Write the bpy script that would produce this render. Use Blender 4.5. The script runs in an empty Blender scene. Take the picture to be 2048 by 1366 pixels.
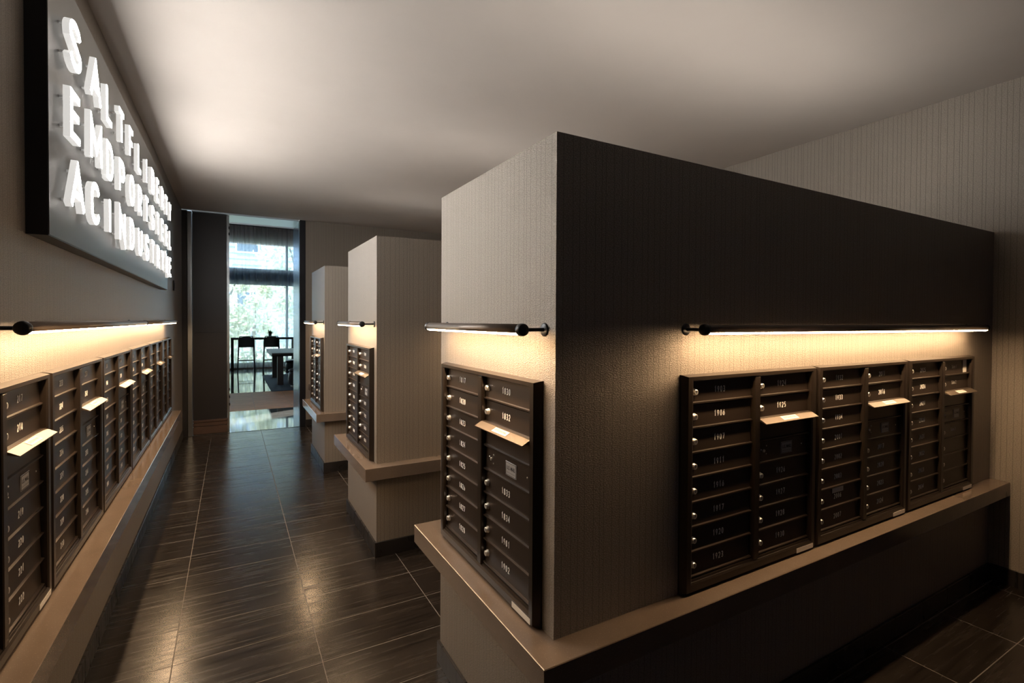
import bpy, math, random
from mathutils import Vector, Matrix
R = math.radians
random.seed(7)
scene = bpy.context.scene
COL = scene.collection

# ------------------------------------------------------------------ camera
def make_camera():
    f, hy, yaw, p, t = 996.847, 656.39, .5126, -.0145, .0053
    F = Vector((math.sin(yaw)*math.cos(p), math.cos(yaw)*math.cos(p), math.sin(p)))
    R0 = Vector((math.cos(yaw), -math.sin(yaw), 0)); U0 = R0.cross(F)
    Rt = R0*math.cos(t) + U0*math.sin(t); Up = U0*math.cos(t) - R0*math.sin(t)
    cd = bpy.data.cameras.new('camera'); co = bpy.data.objects.new('camera', cd); COL.objects.link(co)
    cd.sensor_fit = 'HORIZONTAL'; cd.sensor_width = 36.0; cd.lens = f/2048*36.0
    cd.shift_y = -(683-hy)/2048; cd.clip_start = .02; cd.clip_end = 300
    m = Matrix((Rt, Up, -F)).transposed().to_4x4(); m.translation = (0, 0, 1.5)
    co.matrix_world = m; scene.camera = co
make_camera()

# ------------------------------------------------------------------ world, sun, exposure
SKY, SUN, EXPO = 8.0, 16.0, 0.0
TUBE, LETTER, HALO = 122.0, 68.0, .65
CEIL_FILL = 12.0  # strength of the added, unseen ceiling fill lights
w = bpy.data.worlds.new('world'); scene.world = w; w.use_nodes = True
w.node_tree.nodes['Background'].inputs[0].default_value = (.62, .80, 1.0, 1)
w.node_tree.nodes['Background'].inputs[1].default_value = SKY
sd = bpy.data.lights.new('sun', 'SUN'); sd.energy = SUN; sd.angle = R(1.5); sd.color = (1, .95, .86)
so = bpy.data.objects.new('sun', sd); COL.objects.link(so)
so.rotation_euler = (R(38), 0, R(-62)); so.location = (3, 22, 12)
vs = scene.view_settings
vs.view_transform = 'Standard'; vs.look = 'None'; vs.gamma = 1; vs.exposure = EXPO; vs.use_curve_mapping = False

# ------------------------------------------------------------------ materials
def nt(name):
    m = bpy.data.materials.new(name); m.use_nodes = True
    return m, m.node_tree.nodes, m.node_tree.links, m.node_tree.nodes['Principled BSDF']
def plain(name, col, rough=.5, metal=0., spec=.5, bump=0., bscale=200., var=0.):
    m, n, l, b = nt(name)
    b.inputs['Base Color'].default_value = (*col, 1); b.inputs['Roughness'].default_value = rough
    b.inputs['Metallic'].default_value = metal; b.inputs['Specular IOR Level'].default_value = spec
    tc = n.new('ShaderNodeTexCoord'); tx = n.new('ShaderNodeTexNoise'); tx.inputs['Scale'].default_value = bscale
    tx.inputs['Detail'].default_value = 3
    l.new(tc.outputs['Object'], tx.inputs['Vector'])
    if bump:
        bp = n.new('ShaderNodeBump'); bp.inputs['Strength'].default_value = bump; bp.inputs['Distance'].default_value = .002
        l.new(tx.outputs['Fac'], bp.inputs['Height']); l.new(bp.outputs['Normal'], b.inputs['Normal'])
    if var:
        mx = n.new('ShaderNodeMix'); mx.data_type = 'RGBA'
        mx.inputs[6].default_value = (*[c*(1-var) for c in col], 1); mx.inputs[7].default_value = (*[min(1, c*(1+var)) for c in col], 1)
        l.new(tx.outputs['Fac'], mx.inputs[0]); l.new(mx.outputs[2], b.inputs['Base Color'])
    return m
def emis(name, col, s, base=.8):
    m, n, l, b = nt(name)
    b.inputs['Base Color'].default_value = (base, base, base, 1); b.inputs['Roughness'].default_value = .3
    b.inputs['Emission Color'].default_value = (*col, 1); b.inputs['Emission Strength'].default_value = s
    return m
def math_node(n, l, op, a, b=None):
    q = n.new('ShaderNodeMath'); q.operation = op
    for i, v in enumerate((a, b)):
        if v is None: continue
        if isinstance(v, (int, float)): q.inputs[i].default_value = v
        else: l.new(v, q.inputs[i])
    return q.outputs[0]
def wallpaper(name, base):
    """champagne vinyl wall covering: fine crushed grain and irregular vertical pin lines"""
    m, n, l, b = nt(name)
    g = n.new('ShaderNodeNewGeometry'); sp = n.new('ShaderNodeSeparateXYZ'); l.new(g.outputs['Position'], sp.inputs[0])
    u = math_node(n, l, 'ADD', sp.outputs['X'], sp.outputs['Y'])
    k = math_node(n, l, 'DIVIDE', u, .027)
    cell = math_node(n, l, 'FLOOR', k)
    wn = n.new('ShaderNodeTexWhiteNoise'); wn.noise_dimensions = '1D'; l.new(cell, wn.inputs['W'])
    fr = math_node(n, l, 'FRACT', k)
    pos = math_node(n, l, 'ADD', math_node(n, l, 'MULTIPLY', wn.outputs['Value'], .66), .17)
    d = math_node(n, l, 'ABSOLUTE', math_node(n, l, 'SUBTRACT', fr, pos))
    line = math_node(n, l, 'LESS_THAN', d, .028)
    # crushed grain, longer across than down
    cb = n.new('ShaderNodeCombineXYZ'); l.new(math_node(n, l, 'MULTIPLY', u, 170.), cb.inputs[0]); l.new(math_node(n, l, 'MULTIPLY', sp.outputs['Z'], 380.), cb.inputs[1])
    no = n.new('ShaderNodeTexNoise'); no.inputs['Scale'].default_value = 1.; no.inputs['Detail'].default_value = 3.; no.inputs['Roughness'].default_value = .6
    l.new(cb.outputs[0], no.inputs['Vector'])
    big = n.new('ShaderNodeTexNoise'); big.inputs['Scale'].default_value = 1.3; l.new(g.outputs['Position'], big.inputs['Vector'])
    h = math_node(n, l, 'SUBTRACT', no.outputs['Fac'], math_node(n, l, 'MULTIPLY', line, 1.3))
    bp = n.new('ShaderNodeBump'); bp.inputs['Strength'].default_value = .8; bp.inputs['Distance'].default_value = .003
    l.new(h, bp.inputs['Height']); l.new(bp.outputs['Normal'], b.inputs['Normal'])
    mx = n.new('ShaderNodeMix'); mx.data_type = 'RGBA'
    mx.inputs[6].default_value = (*[c*.66 for c in base], 1); mx.inputs[7].default_value = (*[c*1.32 for c in base], 1)
    st = n.new('ShaderNodeMapRange'); st.inputs[1].default_value = .33; st.inputs[2].default_value = .67; l.new(no.outputs['Fac'], st.inputs[0]); l.new(st.outputs[0], mx.inputs[0])
    m2 = n.new('ShaderNodeMix'); m2.data_type = 'RGBA'; l.new(line, m2.inputs[0]); l.new(mx.outputs[2], m2.inputs[6])
    m2.inputs[7].default_value = (*[c*.5 for c in base], 1)
    l.new(m2.outputs[2], b.inputs['Base Color'])
    b.inputs['Metallic'].default_value = .42; b.inputs['Roughness'].default_value = .42
    b.inputs['Coat Weight'].default_value = .0; b.inputs['Coat Roughness'].default_value = .25; l.new(bp.outputs['Normal'], b.inputs['Coat Normal'])
    return m
def tile_mat(name, c0, c1, rough, streak=True):
    m, n, l, b = nt(name)
    tc = n.new('ShaderNodeTexCoord'); oi = n.new('ShaderNodeObjectInfo')
    mp = n.new('ShaderNodeMapping'); mp.inputs['Scale'].default_value = (1.2, 26, 1)
    ad = n.new('ShaderNodeVectorMath'); ad.operation = 'ADD'
    cb = n.new('ShaderNodeCombineXYZ'); l.new(math_node(n, l, 'MULTIPLY', oi.outputs['Random'], 40.), cb.inputs[0]); l.new(math_node(n, l, 'MULTIPLY', oi.outputs['Random'], 17.), cb.inputs[2])
    l.new(tc.outputs['Object'], ad.inputs[0]); l.new(cb.outputs[0], ad.inputs[1]); l.new(ad.outputs[0], mp.inputs['Vector'])
    no = n.new('ShaderNodeTexNoise'); no.inputs['Scale'].default_value = 2.2; no.inputs['Detail'].default_value = 3; no.inputs['Roughness'].default_value = .6
    l.new(mp.outputs[0], no.inputs['Vector'])
    rp = n.new('ShaderNodeMapRange'); rp.inputs[1].default_value = .3; rp.inputs[2].default_value = .7; l.new(no.outputs['Fac'], rp.inputs[0])
    mx = n.new('ShaderNodeMix'); mx.data_type = 'RGBA'; mx.inputs[6].default_value = (*c0, 1); mx.inputs[7].default_value = (*c1, 1)
    l.new(rp.outputs[0], mx.inputs[0]); l.new(mx.outputs[2], b.inputs['Base Color'])
    rr = n.new('ShaderNodeMapRange'); rr.inputs[3].default_value = rough*.8; rr.inputs[4].default_value = rough*1.25
    b.inputs['Specular IOR Level'].default_value = .42; l.new(rp.outputs[0], rr.inputs[0]); l.new(rr.outputs[0], b.inputs['Roughness'])
    bp = n.new('ShaderNodeBump'); bp.inputs['Strength'].default_value = .0; bp.inputs['Distance'].default_value = .001
    l.new(no.outputs['Fac'], bp.inputs['Height']); l.new(bp.outputs['Normal'], b.inputs['Normal'])
    return m
def stone(name, base, rough):
    m, n, l, b = nt(name)
    tc = n.new('ShaderNodeTexCoord')
    a = n.new('ShaderNodeTexNoise'); a.inputs['Scale'].default_value = 9; a.inputs['Detail'].default_value = 5
    v = n.new('ShaderNodeTexVoronoi'); v.inputs['Scale'].default_value = 160
    l.new(tc.outputs['Object'], a.inputs['Vector']); l.new(tc.outputs['Object'], v.inputs['Vector'])
    s = math_node(n, l, 'LESS_THAN', v.outputs['Distance'], .16)
    mx = n.new('ShaderNodeMix'); mx.data_type = 'RGBA'; mx.inputs[6].default_value = (*[c*.82 for c in base], 1); mx.inputs[7].default_value = (*[c*1.15 for c in base], 1)
    l.new(a.outputs['Fac'], mx.inputs[0])
    m2 = n.new('ShaderNodeMix'); m2.data_type = 'RGBA'; l.new(math_node(n, l, 'MULTIPLY', s, .45), m2.inputs[0]); l.new(mx.outputs[2], m2.inputs[6]); m2.inputs[7].default_value = (*[c*2.1 for c in base], 1)
    l.new(m2.outputs[2], b.inputs['Base Color']); b.inputs['Roughness'].default_value = rough
    return m
def glass(name, tint=(.9, .96, .97)):
    m, n, l, b = nt(name)
    o = n['Material Output']; tr = n.new('ShaderNodeBsdfTransparent'); gl = n.new('ShaderNodeBsdfGlossy'); gl.inputs['Roughness'].default_value = .02
    tr.inputs[0].default_value = (*tint, 1)
    fr = n.new('ShaderNodeFresnel'); fr.inputs[0].default_value = 1.45; mx = n.new('ShaderNodeMixShader')
    l.new(fr.outputs[0], mx.inputs[0]); l.new(tr.outputs[0], mx.inputs[1]); l.new(gl.outputs[0], mx.inputs[2]); l.new(mx.outputs[0], o.inputs[0])
    return m
def sheer(name):
    m, n, l, b = nt(name)
    o = n['Material Output']; tr = n.new('ShaderNodeBsdfTransparent'); tl = n.new('ShaderNodeBsdfTranslucent'); df = n.new('ShaderNodeBsdfDiffuse')
    tl.inputs[0].default_value = (.80, .84, .86, 1); df.inputs[0].default_value = (.62, .58, .56, 1)
    a = n.new('ShaderNodeMixShader'); a.inputs[0].default_value = .35; l.new(tl.outputs[0], a.inputs[1]); l.new(df.outputs[0], a.inputs[2])
    tc = n.new('ShaderNodeTexCoord'); no = n.new('ShaderNodeTexNoise'); no.inputs['Scale'].default_value = 300; l.new(tc.outputs['Object'], no.inputs['Vector'])
    mr = n.new('ShaderNodeMapRange'); mr.inputs[3].default_value = .42; mr.inputs[4].default_value = .56; l.new(no.outputs['Fac'], mr.inputs[0])
    c = n.new('ShaderNodeMixShader'); l.new(mr.outputs[0], c.inputs[0]); l.new(tr.outputs[0], c.inputs[1]); l.new(a.outputs[0], c.inputs[2])
    l.new(c.outputs[0], o.inputs[0])
    return m
def leaf_mat(name, c):
    m, n, l, b = nt(name)
    o = n['Material Output']; df = n.new('ShaderNodeBsdfDiffuse'); tl = n.new('ShaderNodeBsdfTranslucent'); mx = n.new('ShaderNodeMixShader'); mx.inputs[0].default_value = .45
    g = n.new('ShaderNodeNewGeometry'); h = n.new('ShaderNodeMix'); h.data_type = 'RGBA'; h.inputs[6].default_value = (*[x*.6 for x in c], 1); h.inputs[7].default_value = (*[min(1, x*1.3) for x in c], 1)
    l.new(g.outputs['Random Per Island'], h.inputs[0]); l.new(h.outputs[2], df.inputs[0]); l.new(h.outputs[2], tl.inputs[0])
    l.new(df.outputs[0], mx.inputs[1]); l.new(tl.outputs[0], mx.inputs[2]); l.new(mx.outputs[0], o.inputs[0])
    return m
WP = (.275, .238, .20)
M = dict(
    paper=wallpaper('champagne wall covering', WP),
    ceil=plain('painted ceiling', (.50, .455, .415), .85, bump=.15, bscale=3, var=.05),
    tile=tile_mat('dark streaked floor tile', (.008, .0065, .0055), (.022, .017, .0135), .24),
    skirt=tile_mat('dark skirting tile', (.010, .009, .009), (.028, .024, .022), .3),
    grout=plain('grout', (.15, .135, .12), .9, bump=.3),
    stone=stone('tan quartz', (.145, .110, .084), .15),
    bronze=plain('dark bronze metal', (.045, .032, .024), .36, .45, bump=.08, bscale=900, var=.1),
    bronze_trim=plain('bronze trim metal', (.032, .023, .017), .34, .45, bump=.08, bscale=900, var=.1),
    hood=plain('brushed bronze hood', (.12, .092, .067), .4, .6, bump=.15, bscale=700, var=.15),
    lampmetal=plain('lamp bronze', (.13, .10, .08), .38, .5, bump=.05, bscale=600), black=plain('black metal', (.018, .018, .02), .35, .3),
    signface=plain('brushed sign panel', (.16, .155, .145), .42, .65, bump=.05, bscale=300),
    chrome=plain('chrome', (.78, .75, .70), .28, .7),
    print=plain('white engraved paint', (.92, .89, .84), .6),
    label=plain('paper label', (.70, .66, .60), .7, bump=.1, var=.08),
    plate=plain('silver label plate', (.42, .41, .40), .45, .3),
    ink=plain('black ink', (.01, .01, .01), .6),
    lens=emis('warm tube diffuser', (1.0, .66, .37), TUBE),
    neon=emis('white acrylic letter', (1.0, .97, .93), LETTER),
    acryl=plain('clear acrylic', (.85, .85, .85), .15), halo=emis('frosted acrylic letter side', (1.0, .97, .92), HALO, .25), fill_lens=emis('added fill diffuser', (1.0, .93, .85), CEIL_FILL), tint=glass('tinted glass', (.07, .085, .115)), tint2=glass('grey glass', (.20, .25, .34)),
    darkpanel=plain('dark charcoal panel', (.022, .020, .022), .42, .1, bump=.1, bscale=400, var=.15),
    jamb=plain('blackened steel frame', (.02, .022, .028), .3, .4),
    reveal=plain('brushed steel reveal', (.34, .36, .37), .28, .9, bump=.05, bscale=200),
    reveal2=plain('blued steel reveal', (.10, .14, .17), .25, .8),
    wood=plain('brown timber skirting', (.10, .058, .04), .35, var=.3, bscale=12),
    orange_tile=plain('orange floor tile', (.58, .22, .07), .55, spec=.2, var=.25, bscale=6),  # orange for a band of tiles across the lounge floor
    ltile=tile_mat('polished lounge tile', (.05, .05, .048), (.085, .085, .08), .05),
    plaster=plain('lounge plaster', (.45, .40, .36), .8, var=.05),
    brownwall=plain('brown header panel', (.36, .23, .20), .7, var=.1),
    beam=plain('blue grey steel beam', (.025, .085, .20), .4, .3),
    glass=glass('window glass'), sheer=sheer('sheer curtain fabric'),
    stool=plain('dark stool vinyl', (.03, .028, .022), .45), tubeblk=plain('stool frame metal', (.04, .04, .04), .3, .7),
    darkwood=plain('dark table timber', (.03, .022, .018), .5, var=.2, bscale=8),
    rug=plain('blue grey rug', (.055, .07, .095), .95, bump=.5, bscale=300, var=.3),
    leather=plain('brown black leather', (.035, .026, .024), .35, bump=.2, bscale=150),
    pot=plain('grey plant pot', (.12, .12, .12), .5), leafdk=leaf_mat('pot plant leaf', (.03, .07, .02)),
    leaf=leaf_mat('pale green leaf', (.70, .73, .60)), leaf2=leaf_mat('yellow green leaf', (.80, .80, .60)), bark=plain('grey bark', (.16, .13, .10), .9, bump=.6, bscale=40, var=.3),
    grass=plain('pale paving', (.42, .43, .42), .95, bump=.5, bscale=60, var=.3),
    siding=plain('pale blue siding', (.30, .40, .56), .7, var=.08), trimw=plain('white painted trim', (.75, .76, .76), .6), pane=plain('dark house glass', (.06, .09, .13), .08),
)

# ------------------------------------------------------------------ mesh helpers
class MB:
    def __init__(s): s.v = []; s.f = []
    def add(s, vs, fs):
        o = len(s.v); s.v += [tuple(v) for v in vs]; s.f += [tuple(i+o for i in f) for f in fs]; return s
    def box(s, x0, x1, y0, y1, z0, z1):
        return s.add([(x0,y0,z0),(x1,y0,z0),(x1,y1,z0),(x0,y1,z0),(x0,y0,z1),(x1,y0,z1),(x1,y1,z1),(x0,y1,z1)],
            [(0,3,2,1),(4,5,6,7),(0,1,5,4),(1,2,6,5),(2,3,7,6),(3,0,4,7)])
    def cbox(s, x0, x1, y0, y1, z0, z1, c=.003):
        X, Y, Z = (x0, x1), (y0, y1), (z0, z1); vs = []; idx = {}
        for i in (0,1):
            for j in (0,1):
                for k in (0,1):
                    dx, dy, dz = c*(1-2*i), c*(1-2*j), c*(1-2*k)
                    for a, p in enumerate(((X[i], Y[j]+dy, Z[k]+dz), (X[i]+dx, Y[j], Z[k]+dz), (X[i]+dx, Y[j]+dy, Z[k]))):
                        idx[i,j,k,a] = len(vs); vs.append(p)
        fs = []
        for i in (0,1):
            q = [idx[i,j,k,0] for j, k in ((0,0),(1,0),(1,1),(0,1))]; fs.append(q if i else q[::-1])
            q = [idx[j,i,k,1] for j, k in ((0,0),(1,0),(1,1),(0,1))]; fs.append(q[::-1] if i else q)
            q = [idx[j,k,i,2] for j, k in ((0,0),(1,0),(1,1),(0,1))]; fs.append(q if i else q[::-1])
        for j in (0,1):
            for k in (0,1):
                q = [idx[0,j,k,1], idx[1,j,k,1], idx[1,j,k,2], idx[0,j,k,2]]; fs.append(q if j == k else q[::-1])
                q = [idx[j,0,k,0], idx[j,1,k,0], idx[j,1,k,2], idx[j,0,k,2]]; fs.append(q if j != k else q[::-1])
                q = [idx[j,k,0,0], idx[j,k,1,0], idx[j,k,1,1], idx[j,k,0,1]]; fs.append(q if j == k else q[::-1])
                for i in (0,1):
                    q = [idx[i,j,k,0], idx[i,j,k,1], idx[i,j,k,2]]; fs.append(q if (i+j+k) % 2 else q[::-1])
        return s.add(vs, fs)
    def rod(s, a, b, r, n=12, r2=None):
        a, b = Vector(a), Vector(b); d = (b-a).normalized(); u = d.orthogonal().normalized(); w_ = d.cross(u); r2 = r if r2 is None else r2
        vs = []
        for p, rr in ((a, r), (b, r2)):
            for k in range(n):
                t = 2*math.pi*k/n; vs.append(p + u*rr*math.cos(t) + w_*rr*math.sin(t))
        fs = [(k, (k+1) % n, n+(k+1) % n, n+k) for k in range(n)] + [tuple(range(n))[::-1], tuple(range(n, 2*n))]
        return s.add(vs, fs)
    def path(s, pts, r, n=8):
        for a, b in zip(pts, pts[1:]): s.rod(a, b, r, n)
        for p in pts[1:-1]: s.lathe([(0,-r),(r*.7,-r*.7),(r,0),(r*.7,r*.7),(0,r)], n, Vector(p))
        return s
    def lathe(s, prof, n=16, o=Vector((0,0,0)), axis='z'):
        vs = []; m = len(prof)
        for k in range(n):
            t = 2*math.pi*k/n
            for r_, z in prof:
                p = (r_*math.cos(t), r_*math.sin(t), z)
                if axis == 'y': p = (p[0], -p[2], p[1])
                if axis == 'x': p = (p[2], p[0], p[1])
                vs.append(Vector(p)+o)
        fs = [(k*m+i, ((k+1) % n)*m+i, ((k+1) % n)*m+i+1, k*m+i+1) for k in range(n) for i in range(m-1)]
        return s.add(vs, fs)
    def extr_x(s, prof, x0, x1):            # prof: closed (y,z) outline
        n = len(prof); vs = [(x0, y, z) for y, z in prof] + [(x1, y, z) for y, z in prof]
        fs = [(k, (k+1) % n, n+(k+1) % n, n+k) for k in range(n)] + [tuple(range(n))[::-1], tuple(range(n, 2*n))]
        return s.add(vs, fs)
    def ribbon(s, pts, w_, y0, y1, closed=False):   # flat stroke in xz, from y0 (front) to y1 (back)
        P = [Vector((p[0], p[1])) for p in pts]; P = [p for i, p in enumerate(P) if i == 0 or (p-P[i-1]).length > 1e-6]; n = len(P); L = []; Rr = []
        for i in range(n):
            a = P[(i-1) % n] if (closed or i > 0) else None; b = P[(i+1) % n] if (closed or i < n-1) else None
            d1 = (P[i]-a).normalized() if a is not None else None; d2 = (b-P[i]).normalized() if b is not None else None
            if d1 is None: d1 = d2
            if d2 is None: d2 = d1
            n1 = Vector((-d1.y, d1.x)); n2 = Vector((-d2.y, d2.x)); m = n1+n2
            if m.length < 1e-4: m = n1
            m.normalize(); k = 1/max(.35, m.dot(n1))
            L.append(P[i]+m*w_*.5*k); Rr.append(P[i]-m*w_*.5*k)
        vs = []
        for y in (y0, y1):
            for q in (L, Rr): vs += [(p.x, y, p.y) for p in q]
        fs = []
        rng = range(n) if closed else range(n-1)
        for i in rng:
            j = (i+1) % n
            fs += [(i, n+i, n+j, j), (2*n+i, 2*n+j, 3*n+j, 3*n+i), (i, j, 2*n+j, 2*n+i), (n+i, 3*n+i, 3*n+j, n+j)]
        if not closed: fs += [(0, 2*n, 3*n, n), (n-1, 2*n-1, 4*n-1, 3*n-1)]
        return s.add(vs, fs)
    def mesh(s, name, mat, smooth=False):
        me = bpy.data.meshes.new(name); me.from_pydata(s.v, [], s.f); me.update()
        if smooth:
            for p in me.polygons: p.use_smooth = True
        me.materials.append(M[mat] if isinstance(mat, str) else mat)
        return me
    def build(s, name, mat, parent=None, smooth=False, loc=(0,0,0), rotz=0):
        return ob(name, s.mesh(name, mat, smooth), parent, loc, rotz)
def ob(name, me, parent=None, loc=(0,0,0), rotz=0):
    o = bpy.data.objects.new(name, me); COL.objects.link(o); o.location = loc; o.rotation_euler = (0, 0, rotz)
    if parent: o.parent = parent
    return o
def tag(o, label, cat, group=None, kind=None):
    o['label'] = label; o['category'] = cat
    if group: o['group'] = group
    if kind: o['kind'] = kind
    return o
def empty(name, loc=(0,0,0), rotz=0): 
    o = ob(name, None, None, loc, rotz); o.empty_display_size = .1; return o
def struct(name, mb, mat, label, cat): return tag(mb.build(name, mat), label, cat, kind='structure')

# ------------------------------------------------------------------ layout
XL, XR, XP, YB = -.546, 3.887, .797, 7.537
ZC, ZT, ZL, TL = 2.892, 2.033, .591, .078
OV = .09
PEN = [(1.165, 2.045), (3.155, 4.035), (5.165, 6.055)]
YS = -4.0                                   # wall behind the camera
G = .012

# ------------------------------------------------------------------ shell of the mail room
struct('ceiling', MB().box(XL-.15, XR+.15, YS-.15, YB, ZC, ZC+.12), 'ceil', 'smooth beige painted ceiling over the mail room', 'ceiling')
struct('wall_left', MB().box(XL-.15, XL, YS-.15, YB, -.02, ZC), 'paper', 'left wall in grey-brown pinstriped wall covering', 'wall')
RY0, RY1, RZ0, RZ1 = -3.7, -2.1, .2, 2.6
struct('wall_right', MB().box(XR, XR+.15, RY1, YB, -.02, ZC).box(XR, XR+.15, YS-.15, RY0, 0, ZC).box(XR, XR+.15, RY0, RY1, 0, RZ0).box(XR, XR+.15, RY0, RY1, RZ1, ZC), 'paper', 'right wall in pinstriped wall covering', 'wall')
wb = MB().box(.907, XR, YB, YB+.65, -.02, ZC)
struct('wall_back', wb, 'paper', 'back wall in dark pinstriped wall covering beside the opening', 'wall')
# wall behind the camera, with its window
WX0, WX1, WZ0, WZ1 = 2.1, 3.7, .2, 2.6
ws = MB().box(XL, WX0, YS-.15, YS, -.02, ZC).box(WX1, XR, YS-.15, YS, 0, ZC).box(WX0, WX1, YS-.15, YS, 0, WZ0).box(WX0, WX1, YS-.15, YS, WZ1, ZC)
struct('wall_front', ws, 'paper', 'wall behind the viewer with a wide window', 'wall')
w2 = struct('window_2', MB().box(WX0, WX0+.05, YS-.12, YS-.05, WZ0, WZ1).box(WX1-.05, WX1, YS-.12, YS-.05, WZ0, WZ1).box(WX0, WX1, YS-.12, YS-.05, WZ0, WZ0+.05).box(WX0, WX1, YS-.12, YS-.05, WZ1-.05, WZ1).box(2.875, 2.925, YS-.12, YS-.05, WZ0, WZ1), 'jamb', 'window behind the viewer', 'window')
MB().box(WX0+.05, 2.875, YS-.09, YS-.085, WZ0+.05, WZ1-.05).build('pane', 'tint', w2)
MB().box(2.925, WX1-.05, YS-.09, YS-.085, WZ0+.05, WZ1-.05).build('pane', 'tint', w2)

w3 = struct('window_3', MB().box(XR+.05, XR+.12, RY0, RY0+.05, RZ0, RZ1).box(XR+.05, XR+.12, RY1-.05, RY1, RZ0, RZ1).box(XR+.05, XR+.12, RY0, RY1, RZ0, RZ0+.05).box(XR+.05, XR+.12, RY0, RY1, RZ1-.05, RZ1), 'jamb', 'window in the right wall behind the viewer', 'window')
MB().box(XR+.085, XR+.09, RY0+.05, RY1-.05, RZ0+.05, RZ1-.05).build('pane', 'tint2', w3)

# floor: grout bed with single tiles on it
TX, TY, TJX, TJY = .5725, .2874, .345, 2.577
fl = struct('floor', MB().box(XL-.15, XR+.15, YS-.15, YB+.02, -.10, -.0006), 'grout', 'floor of dark brown streaked rectangular tiles with thin grout joints', 'floor')
cache = {}
def tile_mesh(sx, sy, mat='tile'):
    k = (round(sx, 3), round(sy, 3), mat)
    if k not in cache: cache[k] = MB().cbox(-k[0]/2, k[0]/2, -k[1]/2, k[1]/2, -.008, 0, .0012).mesh('tile', mat)
    return cache[k]
def covered(x0, x1, y0, y1):
    for a, b in PEN:
        if x0 > XP+.02 and y0 > a+.02 and y1 < b-.02: return True
    return False
rest = MB()
i0 = math.floor((XL-TJX)/TX); j0 = math.floor((YS-TJY)/TY)
for i in range(i0, 12):
    for j in range(j0, 40):
        x0 = max(TJX+i*TX, XL)+G*.12; x1 = min(TJX+(i+1)*TX, XR)-G*.12; y0 = max(TJY+j*TY, YS)+G*.12; y1 = min(TJY+(j+1)*TY, YB)-G*.12
        if x1-x0 < .02 or y1-y0 < .02 or covered(x0, x1, y0, y1): continue
        hidden = y1 < .3 or (x0 > 2.2 and y0 > 1.2)
        if hidden: rest.box(x0, x1, y0, y1, -.008, 0)
        else: ob('tile', tile_mesh(x1-x0, y1-y0), fl, ((x0+x1)/2, (y0+y1)/2, 0))
r_ = rest.build('tile_field', 'tile', fl); r_['kind'] = 'stuff'

# ------------------------------------------------------------------ peninsulas: base, ledge, upper block
PN = ['nearest', 'middle', 'farthest']
def skirting(name, runs, label):
    e = empty(name); tag(e, label, 'baseboard', kind='structure')
    for (ax, c, a, b, nrm) in runs:          # ax: axis the run follows; c: wall plane; nrm: outward sign
        n = max(1, round((b-a)/TY)); L = (b-a)/n
        for k in range(n):
            s0, s1 = a+k*L+.0012, a+(k+1)*L-.0012
            t0, t1 = (c, c+nrm*.012) if nrm > 0 else (c-.012, c)
            mb = MB()
            if ax == 'x': mb.cbox(s0-(s0+s1)/2, s1-(s0+s1)/2, t0-c, t1-c, 0, .093, .0015); p = ((s0+s1)/2, c, 0)
            else: mb.cbox(t0-c, t1-c, s0-(s0+s1)/2, s1-(s0+s1)/2, 0, .093, .0015); p = (c, (s0+s1)/2, 0)
            key = (ax, nrm, round(L, 4))
            if key not in cache: cache[key] = mb.mesh('tile', 'skirt')
            ob('tile', cache[key], e, p)
for k, (a, b) in enumerate(PEN):
    struct('wall_partition_base', MB().box(XP, XR, a, b, 0, ZL-TL), 'paper', f'pinstriped base below the ledge of the {PN[k]} mailbox partition', 'wall')
    struct('wall_partition', MB().box(XP, XR, a, b, ZL, ZT), 'paper', f'{PN[k]} freestanding mailbox partition in pinstriped wall covering', 'wall')
    o = MB().cbox(XP-OV, XR-.001, a-OV, b+OV, ZL-TL, ZL, .002).build('stone_ledge', 'stone')
    tag(o, f'brown polished stone ledge wrapped around the {PN[k]} mailbox partition', 'ledge', 'stone ledges')
    skirting(f'baseboard_{k+1}', [('y', XP, a-.012, b+.012, -1), ('x', a, XP, XR-.012, -1), ('x', b, XP, XR-.012, 1)], f'dark tile skirting around the {PN[k]} partition base')
skirting('baseboard_left', [('y', XL, 0, YB, 1)], 'dark tile skirting along the left wall')
skirting('baseboard_right', [('y', XR, -.6, PEN[0][0]-.012, -1)], 'dark tile skirting along the right wall in front of the nearest partition')
skirting('baseboard_back', [('x', YB, .91, 2.2, -1)], 'dark tile skirting along the back wall')
o = MB().cbox(XL, -.439, -1.5, 4.98, ZL-TL, ZL, .002).cbox(XL, -.439, 4.983, 5.95, ZL-TL, ZL, .002).build('stone_ledge', 'stone')
tag(o, 'long brown polished stone ledge below the mailboxes on the left wall', 'ledge', 'stone ledges')
o = MB().cbox(.945, XR, YB-.1, YB, ZL-TL, ZL, .002).build('stone_ledge', 'stone')
tag(o, 'brown stone ledge on the back wall behind the farthest partition', 'ledge', 'stone ledges')

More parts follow.
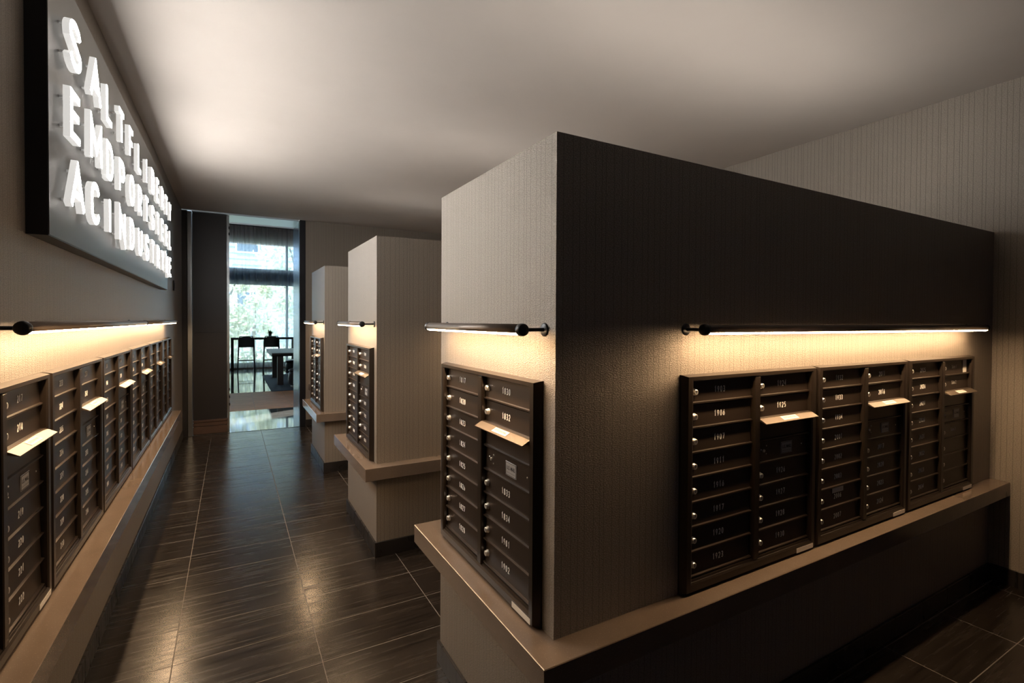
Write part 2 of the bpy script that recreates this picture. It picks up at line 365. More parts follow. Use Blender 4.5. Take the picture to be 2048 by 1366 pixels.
# ------------------------------------------------------------------ lettering helpers
def arc(cx, cy, rx, ry, a0, a1, n=10): return [(cx+rx*math.cos(R(a0+(a1-a0)*i/n)), cy+ry*math.sin(R(a0+(a1-a0)*i/n))) for i in range(n+1)]
GL = {
 'S': [arc(.5,.74,.48,.26,15,200)+arc(.5,.26,.48,.26,20,-165)],
 'A': [[(0,0),(.5,1),(1,0)], [(.2,.32),(.8,.32)]], 'L': [[(.05,1),(.05,0),(.95,0)]], 'T': [[(0,1),(1,1)], [(.5,1),(.5,0)]],
 'F': [[(.05,0),(.05,1),(.95,1)], [(.05,.52),(.8,.52)]], 'I': [[(.5,0),(.5,1)]], 'E': [[(.95,1),(.05,1),(.05,0),(.95,0)], [(.05,.52),(.85,.52)]],
 'B': [[(.05,0),(.05,1),(.6,1)]+arc(.6,.76,.33,.24,90,-90,6)+[(.05,.52)], [(.6,.52)]+arc(.6,.26,.37,.26,90,-90,6)+[(.05,0)]],
 'R': [[(.05,0),(.05,1),(.55,1)]+arc(.58,.74,.37,.26,90,-90,8)+[(.05,.48)], [(.5,.48),(.95,0)]],
 'P': [[(.05,0),(.05,1),(.55,1)]+arc(.58,.72,.37,.28,90,-90,8)+[(.05,.44)]],
 'D': [[(.05,0),(.05,1),(.45,1)]+arc(.45,.5,.5,.5,90,-90,10)+[(.05,0)]], 'O': ['c', arc(.5,.5,.48,.5,0,350,20)],
 'M': [[(0,0),(.03,1),(.5,.3),(.97,1),(1,0)]], 'N': [[(.03,0),(.03,1),(.97,0),(.97,1)]], 'C': [arc(.5,.72,.45,.28,15,180,8)+arc(.5,.28,.45,.28,180,345,8)],
 'U': [[(.03,1)]+arc(.5,.35,.47,.35,180,360,10)+[(.97,1)]], 'Y': [[(0,1),(.5,.48),(1,1)], [(.5,.48),(.5,0)]],
 '0': ['c', arc(.5,.5,.42,.5,0,345,16)], '1': [[(.25,.8),(.55,1),(.55,0)]], '2': [arc(.5,.72,.42,.28,165,-25,8)+[(.08,0),(.95,0)]],
 '3': [arc(.48,.75,.38,.25,150,-80,8)+arc(.48,.25,.42,.27,80,-150,8)], '4': [[(.75,0),(.75,1),(.05,.3),(.98,.3)]],
 '5': [[(.88,1),(.2,1),(.12,.56)]+arc(.46,.3,.42,.3,120,-150,9)], '6': [[(.7,1)]+arc(.5,.3,.4,.3,165,-180,14)], '7': [[(.05,1),(.95,1),(.4,0)]],
 '8': ['c', arc(.5,.76,.34,.24,0,340,12), 'c', arc(.5,.27,.42,.27,0,340,12)], '9': [arc(.5,.7,.4,.3,0,360,14)+[(.86,.55),(.35,0)]],
}
def glyph(mb, ch, x, z, w_, h, sw, y0, y1):
    closed = False; off = 0
    for st in GL[ch]:
        if st == 'c': closed = True; continue
        off += 1
        mb.ribbon([(x+sw/2+px*(w_-sw), z+sw/2+pz*(h-sw)) for px, pz in st], sw, y0+off*.00002, y1, closed); closed = False
def number_mesh(txt):
    k = ('num', txt)
    if k not in cache:
        mb = MB(); cw, gap, h = .0115, .0035, .0215
        x = -(len(txt)*cw+(len(txt)-1)*gap)/2
        for ch in txt: glyph(mb, ch, x, -h/2, cw, h, .0030, -.0006, .0004); x += cw+gap
        cache[k] = mb.mesh('number', 'print')
    return cache[k]
def font_mesh(txt, size, mat, sx=1., bold=0.):
    k = ('font', txt, size, mat)
    if k not in cache:
        c = bpy.data.curves.new('lettering', 'FONT'); c.body = txt; c.size = size; c.align_x = 'CENTER'; c.align_y = 'CENTER'; c.resolution_u = 2; c.offset = bold
        t = bpy.data.objects.new('lettering_source', c); COL.objects.link(t)
        bpy.context.view_layer.update()
        me = bpy.data.meshes.new_from_object(t.evaluated_get(bpy.context.evaluated_depsgraph_get()))
        bpy.data.objects.remove(t); bpy.data.curves.remove(c)
        for v in me.vertices: v.co = (v.co.x*sx, 0, v.co.y)
        me.materials.clear(); me.materials.append(M[mat]); cache[k] = me
    return cache[k]

# ------------------------------------------------------------------ mailbox units
UW, UH, DW, DP, ZB = .752, .733, .322, .0834, .050
YF = -.029                                   # front of the trim, from the wall surface
def frame_mesh():
    mb = MB()
    def ring(prof, x0, x1, z0, z1, ins):     # picture-frame sweep; ins = inset scale on (left, right, bottom, top)
        n = len(prof); vs = []
        for d, y in prof:
            vs += [(x0+d*ins[0], y, z0+d*ins[2]), (x1-d*ins[1], y, z0+d*ins[2]), (x1-d*ins[1], y, z1-d*ins[3]), (x0+d*ins[0], y, z1-d*ins[3])]
        fs = []
        for i in range(n-1):
            for c in range(4):
                a, b = i*4+c, i*4+(c+1) % 4; fs.append((a, b, b+4, a+4))
        mb.add(vs, fs)
    ring([(0,0),(0,-.006),(.010,YF),(.030,YF),(.036,YF+.004),(.036,-.001)], 0, UW, 0, UH, (1, 1, 1.1, .55))
    return mb
FR = frame_mesh().mesh('frame', 'bronze_trim')
POST = MB().cbox(.360, .392, YF+.002, -.001, .0405, UH-.0205, .003).mesh('mid_post', 'bronze_trim')
BACK = MB().box(.030, UW-.030, -.004, -.001, .030, UH-.018).mesh('back_panel', 'bronze')
SILL = MB().extr_x([(-.001,.040),(-.022,.040),(-.020,.047),(-.001,.049)], .037, UW-.037).mesh('sill', 'bronze_trim')
def door_profile(lip=True):
    t, b = DP-.003, .0005
    p = [(-.004, t), (-.0075, t-.002), (-.011, b+.007)]
    p += [(-.0185, b+.0055), (-.0185, b+.0015), (-.017, b)] if lip else [(-.011, b)]
    return p+[(-.004, b)]
DOOR = MB().extr_x(door_profile(), .002, DW-.002).mesh('door', 'bronze')
PANEL = MB().extr_x(door_profile(), .002, DW-.002).mesh('panel', 'bronze')
LOCK = MB().lathe([(.012,0),(.012,.003),(.0095,.0045),(.0095,.0105),(.0075,.012),(.004,.0105),(0,.0105)], 14, axis='y').mesh('lock', 'chrome', True)
SLOT = MB().box(-.0008,.0008,-.0112,-.0095,-.004,.004).mesh('keyhole', 'ink')
HOOD = MB().extr_x([(-.010,.022),(-.022,.022),(-.052,.006),(-.052,.0035),(-.012,.016)], -.004, DW+.004).extr_x([(-.0225,.0225),(-.0225,.0205),(-.0245,.0205),(-.0245,.0222)], -.004, DW+.004).mesh('hood', 'hood')
def sloped_label():
    mb = MB(); a, b = (-.0275, .0191), (-.0455, .0095); e = .0007
    return mb.add([(-.048,a[0],a[1]),(.048,a[0],a[1]),(.048,b[0],b[1]),(-.048,b[0],b[1]),(-.048,a[0]-e*.5,a[1]+e),(.048,a[0]-e*.5,a[1]+e),(.048,b[0]-e*.5,b[1]+e),(-.048,b[0]-e*.5,b[1]+e)],
        [(4,7,6,5),(0,1,2,3),(0,4,5,1),(1,5,6,2),(2,6,7,3),(3,7,4,0)]).mesh('hood_label', 'label')
HLAB = sloped_label()
PLATE = MB().cbox(-.036,.036,-.0015,0,-.023,.023,.0006).mesh('mail_plate', 'plate')
BORDER = MB().ribbon([(-.033,-.020),(.033,-.020),(.033,.020),(-.033,.020)], .0012, -.0021, -.0014, True).mesh('plate_border', 'ink')
SCREW = MB().lathe([(.003,0),(.003,.0012),(.0015,.002),(0,.002)], 8, axis='y').mesh('screw', 'chrome', True)
STICK = MB().box(-.055,.055,-.0006,0,-.009,.009).mesh('frame_label', 'label')
def put_text(par, txt, size, mat, x, y, z, sx=1., tilt=0, bold=0.):
    o = ob('lettering', font_mesh(txt, size, mat, sx, bold), par, (x, y, z)); o.rotation_euler[0] = tilt; return o
def mailbox(loc, rotz, A, B, label, detail=True, sticker=False, only=None, extra=()):
    u = empty('mailbox_unit', loc, rotz); tag(u, label, 'mailbox', 'mailbox units')
    ob('frame', FR, u); ob('mid_post', POST, u); ob('back_panel', BACK, u); ob('sill', SILL, u)
    for c, (x, nums) in enumerate(((.037, A), (.393, B))):
        for r in range(8):
            z = ZB+DP*(7-r)
            txt = nums[r]
            if txt == 'slot':
                p = ob('slot_panel', PANEL, u, (x, 0, z))
                h = ob('hood', HOOD, u, (x, 0, z+DP-.016)); ob('hood_label', HLAB, h, (DW/2, 0, 0))
                if detail: put_text(h, 'OUTGOING MAIL', .0105, 'ink', DW/2, -.0372, .0157, .92, -R(62))
                continue
            if txt == 'mail':
                p = ob('mail_panel', PANEL, u, (x, 0, z))
                q = ob('mail_plate', PLATE, p, (.185, -.0092, .043)); q.rotation_euler[0] = 0
                ob('plate_border', BORDER, p, (.185, -.0092, .043))
                put_text(p, 'U.S. MAIL', .0165, 'ink', .185, -.0111, .046, .82, 0, .0005)
                if detail: put_text(p, 'PROPERTY OF U.S. POSTAL SERVICE', .0046, 'ink', .185, -.0111, .031, .75)
                for sx, sz in ((.03,.050),(.062,.062),(.06,.032),(.285,.045)): ob('screw', SCREW, p, (sx, -.0085, sz))
                k = ob('lock', LOCK, p, (.045, -.006, .045)); k.scale = (.6, .6, .6)
                continue
            d = ob('door', DOOR, u, (x, 0, z))
            ob('lock', LOCK, d, (.021, -.0088, .040))
            if detail: ob('keyhole', SLOT, d, (.021, -.0088, .040))
            if txt and txt[0] == 'S': put_text(d, txt, .026, 'print', .15, -.0097, .044, .8)
            elif txt: ob('number', number_mesh(txt), d, (.150, -.0098, .043))
            for kind, cc, rr in extra:
                if cc == c and rr == r:
                    if kind == 'card': MB().box(-.022,.022,-.0008,0,-.033,.033).build('notice_card', 'label', d, loc=(.275, -.0110, .043))
                    if kind == 'tape': MB().box(-.042,.042,-.0008,0,-.010,.010).build('paper_strip', 'label', d, loc=(.150, -.0100, .068))
    if sticker: ob('frame_label', STICK, u, (UW-.075, YF-.0003, .018))
    return u
sl = ['slot', 'mail']
nums = lambda *a: [str(q) for q in a]
# nearest partition: narrow end and long front
mailbox((XP, 1.978, ZL), R(-90), nums(1817,1820,1823,1824,1825,1826,1827,1828), nums(1830,1832)+sl+nums(1833,1834,1901,1902),
        'bronze mailbox unit on the end of the nearest partition, doors 1817 to 1902', sticker=True)
mailbox((1.295, PEN[0][0], ZL), 0, nums(1903,1906,1907,1911,1916,1917,1920,1923), nums(1924,1925)+sl+nums(1926,1927,1928,1930),
        'bronze mailbox unit on the long partition front, doors 1903 to 1930', sticker=True)
mailbox((1.295+.758, PEN[0][0], ZL), 0, nums(1932,1933,1934,2001,2002,2003,2006,2007), nums(2011,2016)+sl+nums(2017,2020,2023,2024),
        'middle bronze mailbox unit of the long partition front, doors 1932 to 2024', sticker=True, extra=(('tape', 0, 6),))
mailbox((1.295+1.516, PEN[0][0], ZL), 0, nums(2025,2026,2027,2028,2031,2032,2033,2034), ['Suite 1','Suite 2']+sl+['Suite 3','','',''],
        'bronze mailbox unit next to the right wall with suite doors and a white card', sticker=True, extra=(('card', 1, 0),))
# other partitions' ends
mailbox((XP, PEN[1][0]+.813, ZL), R(-90), nums(1401,1402,1403,1404,1405,1406,1407,1408), nums(1409,1410)+sl+nums(1411,1412,1413,1414),
        'bronze mailbox unit on the end of the middle partition', detail=False)
mailbox((XP, PEN[2][0]+.813, ZL), R(-90), nums(1001,1002,1003,1004,1005,1006,1007,1008), nums(1009,1010)+sl+nums(1011,1012,1013,1014),
        'bronze mailbox unit on the end of the farthest partition', detail=False)
# left wall row
LW = [(range(209,217), [217,218,219,220,221,222], 'bronze mailbox unit cut off by the left picture edge, doors 217 to 222'),
      (range(223,231), range(231,237), 'bronze mailbox unit on the left wall, doors 223 to 236, second from the picture edge'),
      (range(301,309), range(309,315), 'third bronze mailbox unit from the left picture edge, left wall'),
      (range(315,323), range(323,329), 'fourth bronze mailbox unit from the left picture edge, left wall'),
      (range(401,409), range(409,415), 'fifth bronze mailbox unit on the left wall, second last before the ledge ends'),
      (range(415,423), range(423,429), 'last bronze mailbox unit on the left wall, at the far end of the ledge')]
for k, (a, b, lab) in enumerate(LW):
    b = nums(*b)
    mailbox((XL, 1.414+.759*k, ZL), R(90), nums(*a), b[:2]+sl+b[2:], lab, detail=k < 2, sticker=k == 0)

# ------------------------------------------------------------------ tube wall lamps
def lamp(loc, rotz, L, label, rods=(True, True)):
    """local x along the wall, wall surface at y=0, room towards -y"""
    e = empty('tube_wall_lamp', loc, rotz); tag(e, label, 'wall lamp', 'bronze tube wall lamps')
    r, y = .0165, -.080; n = 20
    a0, a1 = R(-55), R(42)                   # lens arc, measured from straight down towards the wall
    def sec(a, rr): return (y+rr*math.sin(a), -rr*math.cos(a))
    body = [sec(a1+(2*math.pi-(a1-a0))*i/n, r) for i in range(n+1)]
    inner = [sec(a0+(a1-a0)*(1-i/8), r-.003) for i in range(9)]
    MB().extr_x((body+inner[::-1][:0]+[sec(a0, r-.003)]+[sec(a0+(a1-a0)*i/8, r-.003) for i in range(1, 9)])[::-1], 0, L).build('tube', 'lampmetal', e, True)
    lens = [sec(a0+(a1-a0)*i/8, r-.0006) for i in range(9)]
    vs = [(.004, *p) for p in lens]+[(L-.004, *p) for p in lens]
    MB().add(vs, [(i, 9+i, 10+i, i+1) for i in range(8)]).build('diffuser', 'lens', e, True)
    for i, x in enumerate((.006, L-.006)):
        MB().rod((x, 0, 0), (x, y+.004, 0), .0055, 10).build('bracket_rod', 'black', e, True)
        MB().lathe([(.020,0),(.020,.003),(.017,.005),(.006,.006)], 18, Vector((x, 0, 0)), 'y').build('wall_flange', 'black', e, True)
        s = -1 if i == 0 else 1
        MB().lathe([(0,-.012),(.012,-.012),(.0175,-.009),(.019,0),(.0175,.010),(.016,.012),(.0,.012)], 18, Vector((x-s*-.004, y, 0)), 'x').build('end_joint', 'black', e, True)
lamp((1.315, PEN[0][0], 1.475), 0, 2.215, 'long bronze tube lamp above the mailboxes on the long partition front')
ENDL = ['short bronze tube lamp on the end of the nearest partition', 'short bronze tube lamp on the end of the middle partition', 'short bronze tube lamp on the end of the farthest partition']
for k, (a, b) in enumerate(PEN): lamp((XP, a+.815, 1.475), R(-90), .765, ENDL[k])
lamp((XL, 1.725, 1.475), R(90), 2.06, 'long bronze tube lamp on the left wall, nearer the viewer')
lamp((XL, 3.80, 1.475), R(90), 1.87, 'long bronze tube lamp on the left wall, farther from the viewer')
lamp((1.35, PEN[1][0], 1.475), 0, 2.2, 'bronze tube lamp on the long side of the middle partition')
lamp((1.35, PEN[2][0], 1.475), 0, 2.2, 'bronze tube lamp on the long side of the farthest partition')
lamp((1.10, YB, 1.475), 0, 2.2, 'bronze tube lamp on the back wall behind the farthest partition')

# added fill lights on the partition tops, out of view, to brighten the ceiling
for k, (a, b) in enumerate(PEN):
    hl, hw = ((1.15, .058), (.8, .03), (.6, .024))[k]
    e = empty('added_fill_light', (2.05 if k == 0 else 1.9, (a+b)/2, ZT)); tag(e, f'added fill light lying out of view on top of the {PN[k]} partition', 'fill light', 'added fill lights on the partitions')
    c = hw+.004
    MB().extr_x([(-c-.008,0),(c+.008,0),(c+.008,.05),(c,.05),(c,.006),(-c,.006),(-c,.05),(-c-.008,.05)], -hl-.01, hl+.01).build('housing', 'black', e)
    MB().box(-hl, hl, -hw, hw, .007, .03).build('diffuser', 'fill_lens', e)

# ------------------------------------------------------------------ illuminated sign on the left wall
SY0, SY1, SZ0, SZ1 = 2.05, 5.33, 1.758, 2.655
sg = empty('letter_sign', (XL, SY0, SZ0), R(90))
tag(sg, 'large dark panel sign with three rows of glowing white letters on the left wall', 'sign')
SWD, SHT, SD = SY1-SY0, SZ1-SZ0, .055
MB().box(0, SWD, -SD+.002, -.0005, 0, SHT).build('sign_box', 'black', sg)
MB().box(.003, SWD-.003, -SD, -SD+.002, .003, SHT-.003).build('sign_face', 'signface', sg)
rows = ['SALTFLIBERTY', 'EMDPORTSTEEL', 'ACINDUSTRYNE']
LWd = dict(M=.195, A=.185, I=.030, N=.16, O=.16, L=.13, T=.14, F=.13, E=.14)
for r, s in enumerate(rows):
    z = (2.343, 2.101, 1.866)[r]-SZ0
    for c, ch in enumerate(s):
        w_ = LWd.get(ch, .15); x = .10+c*.2735+(0.0 if ch != 'I' else .05); mb = MB()
        glyph(mb, ch, x, z, w_, .166, .027, -SD-.030, -SD-.011)
        lt = mb.build('letter', 'halo', sg)
        fm = MB(); glyph(fm, ch, x+.002, z+.002, w_-.004, .162, .023, -SD-.0312, -SD-.0302); fm.build('letter_face', 'neon', lt)
        pins = [(x+.017, z+.035), (x+.017, z+.13)] if ch not in 'AI' else ([(x+w_*.16, z+.03), (x+w_*.5, z+.14)] if ch == 'A' else [(x+.017, z+.03), (x+.017, z+.14)])
        for px, pz in pins: MB().rod((px, -SD, pz), (px, -SD-.011, pz), .005, 8).build('standoff', 'acryl', lt)
o = MB().cbox(-.030, .030, -.014, 0, -.055, .055, .003).cbox(-.020, .020, -.017, -.013, -.03, .03, .001).build('wall_thermostat', 'black', None, loc=(XL, 6.45, 1.86), rotz=R(90))
tag(o, 'small dark thermostat on the left wall past the sign', 'thermostat')

# ------------------------------------------------------------------ opening to the lounge
struct('trim_1', MB().cbox(.829, .907, YB-.012, YB+.10, 0, ZC-.001, .003), 'jamb', 'black steel frame on the right of the lounge opening', 'door frame')
struct('trim_2', MB().box(.829, .907, YB+.101, YB+.80, 0, ZC-.001), 'reveal2', 'brushed steel reveal on the right of the lounge opening', 'door frame')
struct('trim_3', MB().box(XL-.1, .829, YB+.04, YB+.60, ZC-.012, ZC+.1), 'reveal', 'bright steel soffit over the lounge opening', 'door frame')
struct('trim_4', MB().box(XL-.15, -.49, YB, YB+.14, 0, ZC-.012), 'darkpanel', 'dark strip of wall at the left of the lounge opening', 'wall')
struct('trim_5', MB().cbox(-.489, -.437, YB+.004, YB+.12, 0, ZC-.013, .004), 'reveal', 'pale steel post at the left of the lounge opening', 'door frame')
dr = empty('sliding_panel', (-.437, YB+.10, 0)); tag(dr, 'tall dark panel with a timber base at the left of the lounge opening', 'panel')
MB().cbox(.001, .385, .0, .06, .19, 1.328, .002).build('lower_leaf', 'darkpanel', dr)
MB().cbox(.001, .385, .0, .06, 1.328, ZC-.014, .002).box(.002, .384, .04, .0605, 1.30, 1.36).build('upper_leaf', 'darkpanel', dr)
MB().cbox(.001, .390, -.012, .06, .001, .10, .004).cbox(.001, .390, -.016, .06, .103, .15, .006).cbox(.001, .390, -.020, .06, .152, .188, .008).build('timber_base', 'wood', dr)
ee = MB().box(.386, .412, .004, .056, .001, ZC-.014).build('edge_strip', 'reveal', dr)
for z in (2.62, 2.70, .35, .45, .55): MB().cbox(.405, .418, -.004, .03, z, z+.035, .002).build('latch', 'ink', ee)
struct('trim_6', MB().box(-.437, .829, YB-.004, YB+.02, -.02, .0015), 'ink', 'black threshold strip across the lounge opening', 'threshold')

# ------------------------------------------------------------------ lounge beyond
LX0, LX1, LY0, LY1, LZ = -2.6, 5.0, YB+.66, 17.5, 4.7
lf = struct('floor_lounge', MB().box(LX0, LX1, YB+.02, LY1+.3, -.10, -.0015), 'grout', 'polished tile floor of the bright lounge', 'floor')
j = 0; y = YB+.022
while y < LY1-.1:
    dy = min(.5748, LY1-y)
    for i in range(-5, 8):
        x0 = TJX+i*TX; mat = 'orange_tile' if 3 < (y-YB)/.5748 < 6.2 else 'ltile'
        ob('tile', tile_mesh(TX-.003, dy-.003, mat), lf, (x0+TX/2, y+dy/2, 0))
    y += dy
struct('ceiling_lounge', MB().box(LX0, LX1, YB+.66, LY1+.3, LZ, LZ+.1), 'ceil', 'high ceiling of the lounge', 'ceiling')
struct('wall_lounge_left', MB().box(LX0-.1, LX0, YB+.66, LY1+.3, -.05, LZ), 'plaster', 'left wall of the lounge', 'wall')
struct('wall_lounge_right', MB().box(LX1, LX1+.1, YB+.66, LY1+.3, -.05, LZ), 'plaster', 'right wall of the lounge', 'wall')
struct('wall_lounge_front', MB().box(LX0, LX1, YB+.66, YB+.80, ZC, LZ).box(LX0, -.70, YB+.66, YB+.8, 0, ZC).box(XR, LX1, YB+.66, YB+.8, 0, ZC), 'plaster', 'lounge wall over the opening', 'wall')
# window wall
WY = LY1
wn = empty('window_1', (0, WY, 0)); tag(wn, 'tall lounge window with a dark steel crossbeam', 'window', kind='structure')
struct('wall_lounge_window', MB().box(LX0, LX1, WY-.02, WY+.25, 3.87, LZ).box(LX0, LX1, WY, WY+.2, 0, .10), 'brownwall', 'brown header wall above the lounge window', 'wall')
MB().cbox(LX0, LX1, -.10, .10, 2.58, 3.08, .005).build('crossbeam', 'beam', wn)
xs = [-2.55, -1.0, 1.55, 3.2, 4.95]
for x in xs: 
    MB().cbox(x-.035, x+.035, -.05, .05, .10, 2.579, .003).build('mullion', 'beam', wn); MB().cbox(x-.035, x+.035, -.05, .05, 3.081, 3.87, .003).build('mullion', 'beam', wn)
for a, b in zip(xs, xs[1:]):
    MB().box(a+.036, b-.036, -.004, .004, .16, 2.579).build('pane', 'glass', wn); MB().box(a+.036, b-.036, -.004, .004, 3.081, 3.869).build('pane', 'glass', wn)
    MB().cbox(a+.036, b-.036, -.04, .04, .10, .16, .003).build('bottom_rail', 'beam', wn)
# sheer curtain
def curtain():
    mb = MB(); n = 860; zs = [.03, .5, 1.2, 2.2, 3.2, 3.9, 4.35]; vs = []
    x0, x1 = -2.45, 4.85
    for i in range(n+1):
        x = x0+(x1-x0)*i/n
        ph = 2*math.pi*x/.145+.8*math.sin(x*3.1)
        for z in zs:
            am = .034*(1-.25*z/4.4); vs.append((x+.02*math.sin(ph*.5+z*.3), am*math.sin(ph)+.012*math.sin(ph*2.3+z), z))
    m = len(zs)
    mb.add(vs, [(i*m+k, (i+1)*m+k, (i+1)*m+k+1, i*m+k+1) for i in range(n) for k in range(m-1)])
    c = mb.build('sheer_curtain', 'sheer', None, True, (0, WY-.28, 0))
    tag(c, 'floor length pleated sheer curtain across the lounge window', 'curtain')
    MB().cbox(-2.5, 4.9, -.02, .02, 4.352, 4.39, .004).build('curtain_track', 'black', c)
curtain()
# bar counter along the window
br = empty('bar_counter', (0, 16.75, 0)); tag(br, 'narrow dark bar counter in front of the sheer curtain', 'counter')
MB().cbox(-.02, 3.3, -.16, .16, .905, .965, .006).build('counter_top', 'darkwood', br)
for x in (-.02, 1.62, 3.22): MB().cbox(x, x+.075, -.13, .13, 0, .905, .004).build('counter_leg', 'darkwood', br)
def stool(x, y, rz, label):
    e = empty('folding_stool', (x, y, 0), rz); tag(e, label, 'stool', 'folding bar stools')
    bk = MB(); n = 9; vs = []
    for i in range(n+1):                    # curved back panel, rounded shoulders
        t = -1+2*i/n; yy = -.19+.035*t*t; top = 1.00-.035*abs(t)**5; bot = .735-.02*(1-t*t)
        for q in (yy-.012, yy+.012): vs += [(t*.19, q, bot), (t*.19, q, top)]
    fs = []
    for i in range(n):
        a, b = i*4, i*4+4; fs += [(a, b, b+1, a+1), (a+2, a+3, b+3, b+2), (a+1, b+1, b+3, a+3), (a, a+2, b+2, b)]
    fs += [(0,1,3,2), (n*4, n*4+2, n*4+3, n*4+1)]
    bk.add(vs, fs).build('backrest', 'stool', e)
    MB().cbox(-.19, .19, -.16, .18, .70, .735, .012).build('seat', 'stool', e)
    MB().path([(-.225,-.26,.0),(-.20,-.185,.70),(-.195,-.165,.93),(-.16,-.165,1.012),(.16,-.165,1.012),(.195,-.165,.93),(.20,-.185,.70),(.225,-.26,.0)], .013, 8).build('back_frame', 'tubeblk', e, True)
    for s in (-1, 1): MB().rod((s*.215, .22, 0), (s*.185, -.10, .72), .012, 8).build('leg', 'tubeblk', e, True)
    MB().rod((-.21,-.235,.335),(.21,-.235,.335), .011, 8).build('footrest', 'tubeblk', e, True)
    MB().rod((-.205,.085,.30),(.205,.085,.30), .009, 8).build('stretcher', 'tubeblk', e, True)
stool(.37, 16.38, 0, 'left folding bar stool with a dark back at the window counter')
stool(1.03, 16.30, R(-4), 'folding bar stool with a dark back beside the potted plant')
stool(1.86, 16.25, R(-6), 'folding bar stool half hidden behind the steel reveal')
pl = empty('potted_plant', (1.02, 16.78, .965)); tag(pl, 'tiny potted plant standing on the window counter', 'plant')
MB().lathe([(0,0),(.036,0),(.048,.11),(.042,.11),(.040,.10),(0,.10)], 14).build('pot', 'pot', pl, True)
lb = MB()
for i in range(46):
    a = random.random()*6.28; l_ = random.uniform(.07, .16); up = random.uniform(.2, 1.2); b_ = Vector((0, 0, .10)); d = Vector((math.cos(a)*math.cos(up), math.sin(a)*math.cos(up), math.sin(up))); s = Vector((-math.sin(a), math.cos(a), 0))*.018
    lb.add([b_, b_+d*l_*.55+s, b_+d*l_, b_+d*l_*.55-s], [(0,1,2,3)])
lb.build('foliage', 'leafdk', pl)['kind'] = 'stuff'
o = MB().cbox(.72, 3.2, 11.5, 14.95, .0005, .010, .003).build('area_rug', 'rug'); tag(o, 'blue grey rug under the dark lounge table', 'rug')
tb = empty('lounge_table', (.79, 12.4, .010)); tag(tb, 'dark timber table with slab legs on the rug', 'table')
MB().extr_x([(0,.735),(2.0,.735),(2.0,.70),(1.92,.655),(.08,.655),(0,.70)], 0, 1.5).build('table_top', 'darkwood', tb)
for x, yy in ((.12, .10), (1.25, .10), (.12, 1.74), (1.25, 1.74)): MB().cbox(x, x+.125, yy, yy+.125, 0, .655, .004).build('leg', 'darkwood', tb)
def pouf(x, y, label):
    e = empty('leather_pouf', (x, y, .010)); tag(e, label, 'pouf', 'leather poufs')
    prof = [(0,.04),(.20,.04),(.235,.07),(.245,.18),(.235,.31),(.21,.335),(0,.335)]
    MB().lathe(prof, 20).build('body', 'leather', e, True)
    MB().lathe([(0,.337),(.20,.337),(.232,.352),(.236,.375),(.21,.40),(.10,.415),(0,.417)], 20).build('cushion', 'leather', e, True)
    MB().lathe([(0,0),(.19,0),(.19,.039),(0,.039)], 16).build('base_ring', 'chrome', e, True)
pouf(1.33, 12.05, 'dark leather pouf in front of the lounge table')
pouf(1.50, 14.75, 'dark leather pouf behind the lounge table')

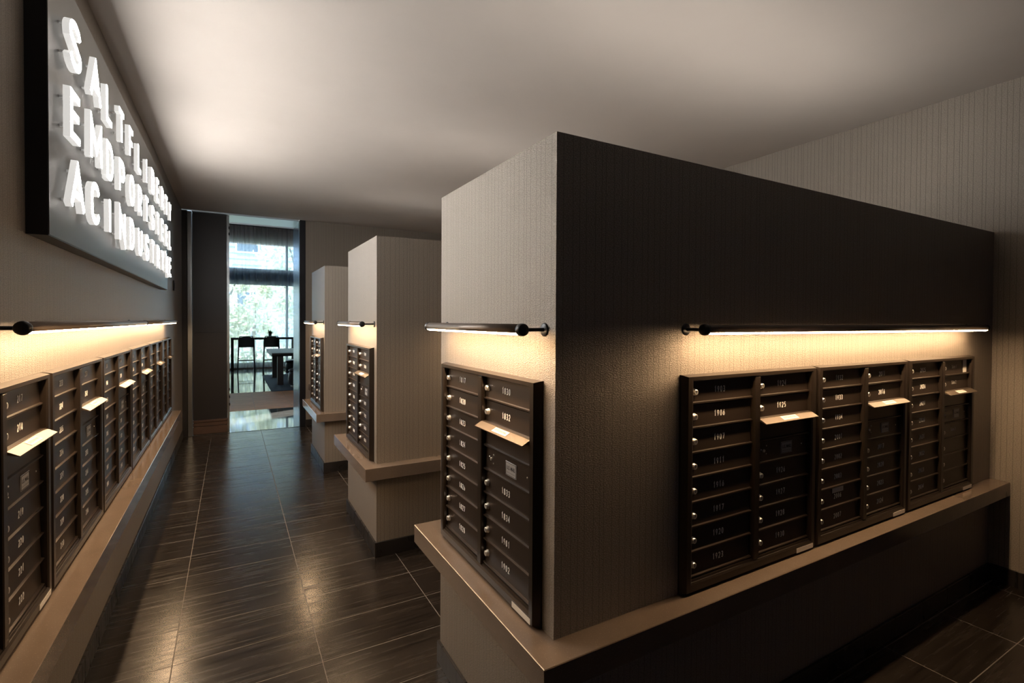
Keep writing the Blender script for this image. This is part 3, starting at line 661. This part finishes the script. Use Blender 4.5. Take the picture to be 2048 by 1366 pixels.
# ------------------------------------------------------------------ outside
o = MB().box(-40, 40, LY1+.35, 70, -.25, -.12).build('courtyard_paving', 'grass'); tag(o, 'sunlit pale paving outside the lounge window', 'paving', kind='structure')
def tree(x, y, h, rx, rz, cz, n, mat, label, size=.12, cone=False):
    e = empty('garden_tree', (x, y, -.12)); tag(e, label, 'tree', 'trees outside the window')
    MB().rod((0,0,0), (.1,0,h*.55), .10, 8, .06).rod((.1,0,h*.5), (-.5,.1,h*.85), .05, 6, .02).rod((.1,0,h*.45), (.7,-.1,h*.8), .05, 6, .02).rod((.05,0,h*.3), (-.8,-.2,h*.55), .035, 6, .015).build('trunk', 'bark', e, True)
    mb = MB(); rg = random.Random(int(x*100+y*10))
    cl = [(rg.gauss(0,.5)*rx, rg.gauss(0,.5)*rx, cz+rg.uniform(-1,1)*rz) for _ in range(26)]
    for i in range(n):
        c = cl[i % 26]; p = Vector((c[0]+rg.gauss(0,.28)*rx*.6, c[1]+rg.gauss(0,.28)*rx*.6, max(.05, c[2]+rg.gauss(0,.26)*rz*.6)))
        a = Vector((rg.gauss(0,1), rg.gauss(0,1), rg.gauss(0,1))).normalized(); b = a.orthogonal().normalized(); s = size*rg.uniform(.6,1.3)
        mb.add([p-a*s, p+b*s*.45, p+a*s, p-b*s*.45], [(0,1,2,3)])
    f = mb.build('foliage', mat, e); f['kind'] = 'stuff'
tree(-.4, 20.9, 4.2, 1.2, 1.4, 2.1, 3200, 'leaf2', 'bright yellow green tree outside the left half of the window')
tree(2.5, 23.6, 6.5, 1.5, 2.3, 3.6, 4000, 'leaf', 'tall pale green tree outside the right half of the window')
tree(.9, 27.0, 5.0, 1.8, 1.6, 2.0, 1300, 'leaf', 'farther pale green tree between the two nearer trees', .14)
tree(6.6, 24.5, 6.5, 2.2, 2.4, 3.6, 1700, 'leaf2', 'yellow green tree seen past the right edge of the window', .14)
hd = MB(); rg = random.Random(3)
for i in range(2600):
    p = Vector((rg.uniform(-4, 6), 19.0+rg.gauss(0,.2), abs(rg.gauss(0,.42)))); a = Vector((rg.gauss(0,1), rg.gauss(0,1), rg.gauss(0,1))).normalized(); b = a.orthogonal().normalized(); s = .09*rg.uniform(.6,1.3)
    hd.add([p-a*s, p+b*s*.45, p+a*s, p-b*s*.45], [(0,1,2,3)])
o = hd.build('hedge', 'leaf2'); tag(o, 'low bright hedge outside the window', 'hedge', kind='stuff')
hs = empty('house', (-7, 34, -.12)); tag(hs, 'pale blue grey house behind the garden trees', 'house')
hw = MB().box(0, 13, 0, 8, 0, 8.5).build('wall', 'siding', hs)
for k in range(24): MB().extr_x([(-.001,k*.35),(-.05,k*.35),(-.015,k*.35+.345),(-.001,k*.35+.345)], 0, 13).build('siding_board', 'siding', hw)
for x in (4.2, 7.2):
    for z in (2.0, 5.6):
        f = MB().box(x, x+1.3, -.10, -.052, z, z+1.7).build('window', 'trimw', hs); MB().box(x+.1, x+1.2, -.11, -.101, z+.1, z+1.6).build('pane', 'pane', f)
MB().add([(-.4,-.5,8.5),(13.4,-.5,8.5),(13.4,4,11),(-.4,4,11),(-.4,8.5,8.5),(13.4,8.5,8.5)], [(0,1,2,3),(3,2,5,4),(0,3,4),(1,5,2),(0,4,5,1)]).build('roof', 'beam', hs)
